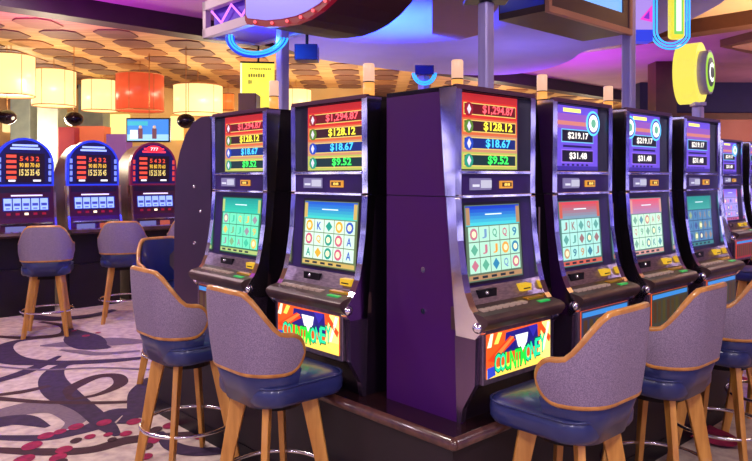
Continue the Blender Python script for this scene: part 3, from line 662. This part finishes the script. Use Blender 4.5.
for x, y, l in ((7, 117, 'black ceiling globe at left edge below the cream lamp'), (74, 119, 'black ceiling globe above the middle blue machine'), (186, 121, 'dark ceiling globe beside the round topped cabinet')):
    c = at(x, y, 8.9); t = empty('ceiling_globe', (c.x, c.y, c.z), 0, l, 'globe', 'black ceiling globes'); mb = MB()
    mb.lathe([(max(.001, .115 * math.sin(PI * i / 12)), -.095 * math.cos(PI * i / 12)) for i in range(13)], mat('globe_black', S(24, 14, 22), .12, .3)); mb.build('globe', t)
    mb = MB(); mb.tube([(0, 0, .09), (0, 0, 3.19 - c.z)], .005, mat('stem_brass', S(190, 130, 70), .4, .5)); mb.build('stem', t)
# yellow lit sign
a_ = at(274, 63, 8.2); b_ = at(242, 110, 8.2); t = empty('lit_sign', (b_.x, 8.2, b_.z), .12, 'yellow lit sign panel with small dark lettering beside the left pole', 'sign')
w_, h_ = a_.x - b_.x, a_.z - b_.z
mb = MB(); mb.box(0, w_, 0, .05, 0, h_, G(240, 226, 70, 1.15)); mb.build('panel', t); mb = MB(); mb.box(-.02, w_, -.01, .06, h_, h_ + .02, darkm); mb.box(-.02, 0, -.01, .06, 0, h_, G(255, 246, 190, 1.1)); mb.build('frame', t)
ink = mat('sign_ink', S(110, 110, 30), .5); mb = MB(); rs = random.Random(4)
for zz, hh, n_, x0_, dx_ in ((.88, .02, 12, .25, .055), (.74, .045, 7, .2, .075), (.60, .05, 2, .2, .06)):
    for k in range(n_): x_ = w_ * (x0_ + k * dx_); mb.box(x_, x_ + w_ * dx_ * .6, -.005, -.002, h_ * zz - hh * rs.uniform(.3, .5), h_ * zz + hh * rs.uniform(.3, .5), ink)
mb.build('lettering', t)
mb = MB(); mb.tube([(w_ * .5, .03, h_), (w_ * .5, .03, 3.19 - b_.z)], .012, darkm); mb.build('hanger', t)
panel('brown_cabinet', 238, 256, 93, 110, 7.6, 'brown cabinet in front of the lower left of the yellow sign', 'cabinet', bm, .3)
# ---------------------------------------------------------------- poles and overhead signs
def pole(u, v, r, z0, z1, label, xy=None):
    p = W(u, v) if not xy else Vector((xy[0], xy[1], 0)); t = empty('support_pole', (p.x, p.y, z0), A, label, 'pole', 'metal sign poles')
    mb = MB(); mb.box(-r, r, -r, r, .012, z1 - z0, polem); mb.build('shaft', t, r * .35, 3); mb = MB(); mb.box(-r * 1.5, r * 1.5, -r * 1.5, r * 1.5, 0, .012, darkm); mb.build('foot_plate', t); return t
pole(.766, .465, .032, BT, 2.40, 'metal pole rising behind the corner machine to the blue neon oval')
pole(2.29, .475, .036, BT, 3.39, 'metal pole right of the overhead screen box')
pole(.47, 1.86, .032, BT, 2.455, 'metal pole left of the second jackpot machine, under the blue neon arc')
pole(0, 0, .05, 0, 2.60, 'slender distant pole with small neon arcs beyond the corner machine', (.52, 7.5))
def arcpts(c, r, a0, a1, xd, n=20, st=0, ez=1.0):
    out = []
    for i in range(n + 1):
        a = math.radians(a0 + (a1 - a0) * i / n); out.append(c + xd * (r * math.cos(a)) + Vector((0, 0, r * ez * math.sin(a))))
    if st: out = [out[0] + Vector((0, 0, st))] + out + [out[-1] + Vector((0, 0, st))]
    return out
blueN = G(50, 160, 255, 1.5); blueM = mat('sign_blue_paint_and_light', S(40, 60, 200), .4)
# left: neon arc sign with frame above
p = W(.25, 1.80); c = at(257, 36, 4.25); t = empty('neon_sign', tuple(c), 0, 'blue neon half ring hanging below the frame at left', 'sign'); xd = Vector((1, 0, 0))
for k, r in enumerate((.205, .185, .165)):
    mb = MB(); mb.tube(arcpts(Vector((0, -.01 * k, 0)), r, 172, 350, Vector((.97, -.24, 0)), ez=.62), .006, blueN); mb.build('neon_tube', t)
mb = MB(); mb.tube(arcpts(Vector((0, .02, 0)), .185, 172, 350, Vector((.97, -.24, 0)), ez=.62), .032, G(20, 60, 230, .8), flat=.5); mb.build('backing', t)
t = empty('sign_frame', tuple(W(.3, 1.53, 2.465)), A, 'pale rectangular overhead frame with purple neon zigzag at upper left', 'sign')
pb = mat('frame_pale_paint', S(196, 170, 186), .5)
for z0, nm in ((0, 'lower_rail'), (.19, 'upper_rail')):
    mb = MB(); mb.box(0, .05, 0, 1.06, z0, z0 + .065, pb); mb.box(.40, .45, 0, 1.06, z0, z0 + .065, pb); mb.box(0, .45, 1.01, 1.06, z0, z0 + .065, pb); mb.build(nm, t, .004)
for y in (0.0, 1.02):
    mb = MB(); mb.box(.005, .045, y, y + .04, .06, .195, pb); mb.build('post', t)
mb = MB(); mb.box(.06, .39, .04, 1.0, .01, .35, mat('sign_violet_paint', S(90, 50, 190), .5)); mb.build('box', t)
mb = MB(); mb.tube([(.03, .98 - i * .13, .08 if i % 2 else .18) for i in range(7)], .008, G(206, 110, 255, 1.6)); mb.build('neon_tube', t)
mb = MB(); mb.tube([(.2, .5, .35), (.2, .5, 3.395 - 2.465)], .02, darkm); mb.build('hanger', t)
# red rimmed lens sign
fo = [(1.5, 3.0), (1.5, 2.36), (1.48, 2.335), (1.3, 2.29), (1.16, 2.272), (1.03, 2.265), (.93, 2.273), (.83, 2.294), (.74, 2.33), (.66, 2.38), (.59, 2.45), (.54, 2.55), (.52, 3.0)]
t = empty('lit_sign', tuple(W(0, 1.0, 2.265)), A, 'violet overhead sign with red bulb studded curved rim', 'sign'); T0 = (1.0, 2.265)
loc = lambda f: [(a - T0[0], b - T0[1]) for a, b in f]
mb = MB(); mb.prism(loc(fo), .0, .42, mat('sign_shell_maroon', S(60, 16, 34), .7, 0)); mb.build('shell', t, .01)
inn = [((a - 1.0) * .965, (b - 2.6) * .89 + 2.6 - T0[1]) for a, b in fo]
mb = MB(); mb.prism(loc(fo), -.03, -.001, G(150, 6, 30, .5)); mb.build('rim', t, .004)
mb = MB(); mb.prism(inn, -.036, -.031, G(150, 136, 240, .75)); mb.build('face', t)
for k in range(3, 12):
    (a1, b1), (a2, b2) = fo[k - 1], fo[k]; mb = MB(); mb.ball((-.036, (a1 + a2) / 2 - 1.0, (b1 + b2) / 2 - T0[1] + .019), .0085, G(255, 90, 100, 1.6), 6); mb.build('bulb', t)
mb = MB(); mb.tube([(.17, 0, .73), (.17, 0, 3.395 - T0[1])], .03, darkm); mb.build('hanger', t)
# centre pole neon oval
c = W(.766, .465, 2.40); t = empty('neon_sign', tuple(c), 0, 'blue neon oval on top of the centre pole, cut by the top edge', 'sign')
mb = MB(); mb.box(-.11, .11, -.06, .06, 0, .02, darkm); mb.build('shelf', t, .004)
mb = MB(); mb.lathe([(.02, .02), (.09, .035), (.11, .08), (.11, .3)], blueM); mb.build('drum', t)
for k, r in enumerate((.095, .115)):
    mb = MB(); mb.tube([(r * math.cos(i * PI / 12), r * math.sin(i * PI / 12), .03 + .03 * k) for i in range(24)], .008, blueN, closed=True); mb.build('neon_tube', t)
c = Vector((.52, 7.5, 2.60)); t = empty('neon_sign', tuple(c), 0, 'small distant neon arcs around the slender pole', 'sign')
mb = MB(); mb.box(-.10, .10, -.10, -.051, 0, .1, dark_brown); mb.build('cap', t)
for r in (.10, .125):
    mb = MB(); mb.tube(arcpts(Vector((0, -.075, .02)), r, 180, 360, Vector((1, 0, 0))), .010, blueN); mb.build('neon_tube', t)
# screen box
p = W(1.285, .45, 2.44); t = empty('overhead_screen', tuple(p), A, 'large dark overhead screen box with pale frame, cut by the top edge', 'screen'); bw, bd = .945, .33
mb = MB(); mb.box(0, bw, 0.0, bd, 0, .70, mat('screen_box_brown', S(64, 40, 46), .45, 0, noise=(4, S(52, 30, 40), (1, 1, 1)))); mb.box(-.002, .0, .01, bd - .01, .04, .69, mat('sign_blue_paint_and_light', S(40, 60, 200), .4)); mb.build('box', t, .004)  # blue sheet stands in for blue light falling on the left end
mb = MB(); mb.box(-.01, bw + .01, -.03, .0, -.012, .028, mat('frame_tan', S(186, 134, 110), .4, .3)); mb.box(-.01, .02, -.03, 0, .028, .7, MATS['frame_tan']); mb.box(bw - .02, bw + .01, -.03, 0, .028, .7, MATS['frame_tan']); mb.build('outer_frame', t, .003)
mb = MB(); mb.box(.02, bw - .02, -.02, 0, .028, .12, mat('screen_inner_dark', S(60, 36, 56), .3)); mb.box(.02, .10, -.02, 0, .12, .69, MATS['screen_inner_dark']); mb.box(bw - .10, bw - .02, -.02, 0, .12, .69, MATS['screen_inner_dark']); mb.build('inner_frame', t)
mb = MB(); mb.box(.10, bw - .10, -.012, -.001, .12, .68, G(110, 170, 250, 1.1)); mb.build('screen', t)
mb = MB(); mb.tube([(bw / 2, .16, .7), (bw / 2, .16, 3.395 - 2.44)], .03, darkm); mb.build('hanger', t)
# right: lilac panel, blue U neon with yellow plate
c = at(644, 34, 4.75); t = empty('lit_sign', (c.x, c.y, c.z), 0, 'lilac lit panel with pink triangle, right of the screen box', 'sign')
mb = MB(); mb.box(-.055, .06, 0, .10, .0, .6, G(170, 140, 230, .9)); mb.box(-.055, .06, -.002, .10, -.05, .03, G(40, 60, 220, .9)); mb.build('panel', t)
mb = MB(); mb.add([(.055, -.005, .08), (.055, -.005, .20), (-.03, -.005, .10)], [(0, 1, 2)], G(230, 60, 200, 1)); mb.add([(.035, -.006, .10), (.035, -.006, .16), (-.005, -.006, .11)], [(0, 1, 2)], G(120, 40, 190, 1)); mb.build('triangle', t)
c = at(671, 30, 4.9); t = empty('neon_sign', tuple(c), 0, 'blue neon loop around yellow plate at upper right', 'sign')
for k, r in enumerate((.135, .115, .095)):
    mb = MB(); mb.tube(arcpts(Vector((0, 0, 0)), r, 180, 335, Vector((.98, -.2, 0)), st=.5), .0065, blueN); mb.build('neon_tube', t)
mb = MB(); mb.box(-.02, .085, -.05, .03, -.07, .5, G(226, 214, 60, 1)); mb.build('plate', t, .03, 4)
mb = MB(); mb.box(.0, .06, -.06, -.052, -.04, .5, G(120, 200, 90, 1)); mb.box(.012, .045, -.066, -.06, -.02, .5, G(240, 250, 230, 1.2)); mb.build('emblem', t)
mb = MB(); mb.tube([(0, .05, .5), (0, .05, 3.39 - c.z)], .02, darkm); mb.build('hanger', t)
c = at(698, 106, 6.0); pole(0, 0, .04, 0, c.z - .003, 'short grey post carrying the round yellow sign', (c.x, c.y))
t = empty('neon_sign', tuple(c), 0, 'round yellow lit sign with a C emblem on a grey post', 'sign')
nrm = Vector((.76, -.65, 0)); sdv = Vector((.65, .76, 0)); cc = Vector((0, 0, .285))
def cyl(mb, a0, a1, r, rz_, m, n=28, smooth=True, sup=1.0):
    vs = []
    for d in (a0, a1):
        for k in range(n):
            a = 2 * PI * k / n; vs.append(cc + nrm * d + sdv * r * math.cos(a) + Z1 * rz_ * math.sin(a))
    mb.add(vs, [tuple(range(n))[::-1], tuple(range(n, 2 * n))], m); mb.add(vs, [(k, (k + 1) % n, n + (k + 1) % n, n + k) for k in range(n)], m, smooth)
mb = MB(); cyl(mb, -.15, .03, .21, .265, G(240, 226, 90, .95)); mb.build('drum', t)
mb = MB(); mb.box(-.05, .05, -.05, .05, 0, .03, polem); mb.build('bracket', t)
mb = MB(); cyl(mb, .03, .10, .15, .19, polem); mb.build('face_ring', t)
mb = MB(); cyl(mb, .10, .104, .135, .172, G(150, 200, 60, 1.1)); cyl(mb, .104, .107, .1, .125, G(60, 70, 70, .6)); mb.build('face', t)
mb = MB(); mb.text('C', cc + nrm * .11, sdv, Z1, .12, .17, G(250, 250, 240, 1.5)); mb.build('emblem', t)
# dark box below the red rimmed sign
c = at(307, 46, 4.9); t = MB(); t.box(-.08, .08, -.08, .08, 0, .11, mat('box_indigo', S(38, 24, 96), .5)); t.tube([(0, 0, .11), (0, 0, 2.995 - c.z + .1)], .012, darkm); o = t.build('ceiling_speaker', None, .004); o.location = (c.x, c.y, c.z - .11); tag(o, 'small indigo box hanging below the red rimmed sign', 'speaker')
# ---------------------------------------------------------------- lights
def area(name, loc, size, power, col, rot=(0, 0, 0), sy=None):
    l = bpy.data.lights.new(name, 'AREA'); l.energy = power; l.color = col; l.size = size
    if sy: l.shape = 'RECTANGLE'; l.size_y = sy
    o = bpy.data.objects.new(name, l); C.objects.link(o); o.location = loc; o.rotation_euler = rot; return o
def point(name, loc, power, col, r=.08):
    l = bpy.data.lights.new(name, 'POINT'); l.energy = power; l.color = col; l.shadow_soft_size = r
    o = bpy.data.objects.new(name, l); C.objects.link(o); o.location = loc; return o
# downlights in the ceiling above and behind the camera
for x, y, p_, c_ in ((-2.4, 1.2, 62, (1, .90, .80)), (1.6, .6, 62, (1, .90, .80)), (-2.6, 4.2, 62, (1, .90, .80)), (3.6, 3.0, 62, (1, .88, .80)), (-.4, -1.6, 80, (.95, .85, 1)), (3, -2, 60, (1, .85, .9)), (-4, -1.5, 60, (1, .85, .9))):
    area('downlight', (x, y, 3.36), .5, p_, c_)
for x, y in ((-5.0, 7.0), (-3.0, 6.2), (4.6, 6.6), (6.4, 9.5)): area('downlight', (x, y, 3.36), .3, 40, (1, .78, .80))
def uplight(name, loc, power, col, r=.15, ang=140):
    l = bpy.data.lights.new(name, 'SPOT'); l.energy = power; l.color = col; l.shadow_soft_size = r; l.spot_size = math.radians(ang); l.spot_blend = .6
    o = bpy.data.objects.new(name, l); C.objects.link(o); o.location = loc; o.rotation_euler = (PI, 0, 0); return o
# unseen spots added in mid-air to tint the ceilings
uplight('blue_fill', (.2, 6.7, 2.2), 800, (.012, .07, 1), .1, 110)
uplight('lilac_fill', (1.6, 7.9, 2.1), 22, (.50, .44, 1), .2)
uplight('lilac_fill', (-.6, 8.0, 2.0), 20, (.45, .42, 1), .2)
uplight('magenta_fill', (-3.3, 6.6, 2.1), 170, (.75, .06, 1), .2)
uplight('magenta_fill', (3.0, 10.9, 1.9), 260, (.5, .02, 1), .2)
point('neon_wash', (-.67, 4.42, 2.36), 12, (.02, .2, 1), .05)
for x, y in ((-4.2, 9.0), (-2.2, 10.2), (-5.6, 11), (-.6, 11.4), (2.2, 13.5), (5, 15.5)): point('lounge_glow', (x, y, 2.1), 88, (1, .82, .56), .25)
point('wall_glow', (8, 12.3, 2.2), 60, (1, .7, .6), .2)  # unseen lamp added to brighten the peach wall
uplight('bay_glow', (5.0, 6.6, 1.9), 420, (1, .78, .5), .2)  # unseen spot added to brighten the beige ceiling bay
w = bpy.data.worlds.new('World'); bpy.context.scene.world = w; w.use_nodes = True
nt = w.node_tree; bg = nt.nodes['Background']; bg.inputs[1].default_value = .62
tc = nt.nodes.new('ShaderNodeTexCoord'); mp = nt.nodes.new('ShaderNodeMapping'); mp.inputs['Scale'].default_value = (1, 1, 2.2)
nz = nt.nodes.new('ShaderNodeTexNoise'); nz.inputs['Scale'].default_value = 3.2; nz.inputs['Detail'].default_value = 3; nz.inputs['Roughness'].default_value = .6  # patchy noise surroundings, added as bright shapes for the chrome to reflect
rp = nt.nodes.new('ShaderNodeValToRGB'); e = rp.color_ramp.elements
e[0].position = .42; e[0].color = (.012, .005, .03, 1); e[1].position = .50; e[1].color = (.06, .03, .20, 1)
for p_, c_ in ((.52, (.06, .10, 1.5, 1)), (.56, (.5, .3, 1.9, 1)), (.60, (3.4, 3.1, 4.2, 1)), (.66, (3.0, 2.8, 3.8, 1)), (.69, (.2, .1, .6, 1))): k = e.new(p_); k.color = c_
nz.inputs['Scale'].default_value = 8
nt.links.new(tc.outputs['Generated'], mp.inputs[0]); nt.links.new(mp.outputs[0], nz.inputs['Vector']); nt.links.new(nz.outputs['Fac'], rp.inputs['Fac']); nt.links.new(rp.outputs[0], bg.inputs[0])
# ---------------------------------------------------------------- camera
cd = bpy.data.cameras.new('Camera'); cd.sensor_width = 36; cd.lens = F / 752 * 36; cd.shift_y = -53.5 / 752
cam = bpy.data.objects.new('Camera', cd); C.objects.link(cam); cam.location = (0, 0, H); cam.rotation_euler = (PI / 2, 0, 0)
sc = bpy.context.scene; sc.camera = cam
sc.view_settings.view_transform = 'Standard'; sc.view_settings.look = 'None'; sc.view_settings.gamma = 1; sc.view_settings.exposure = .2
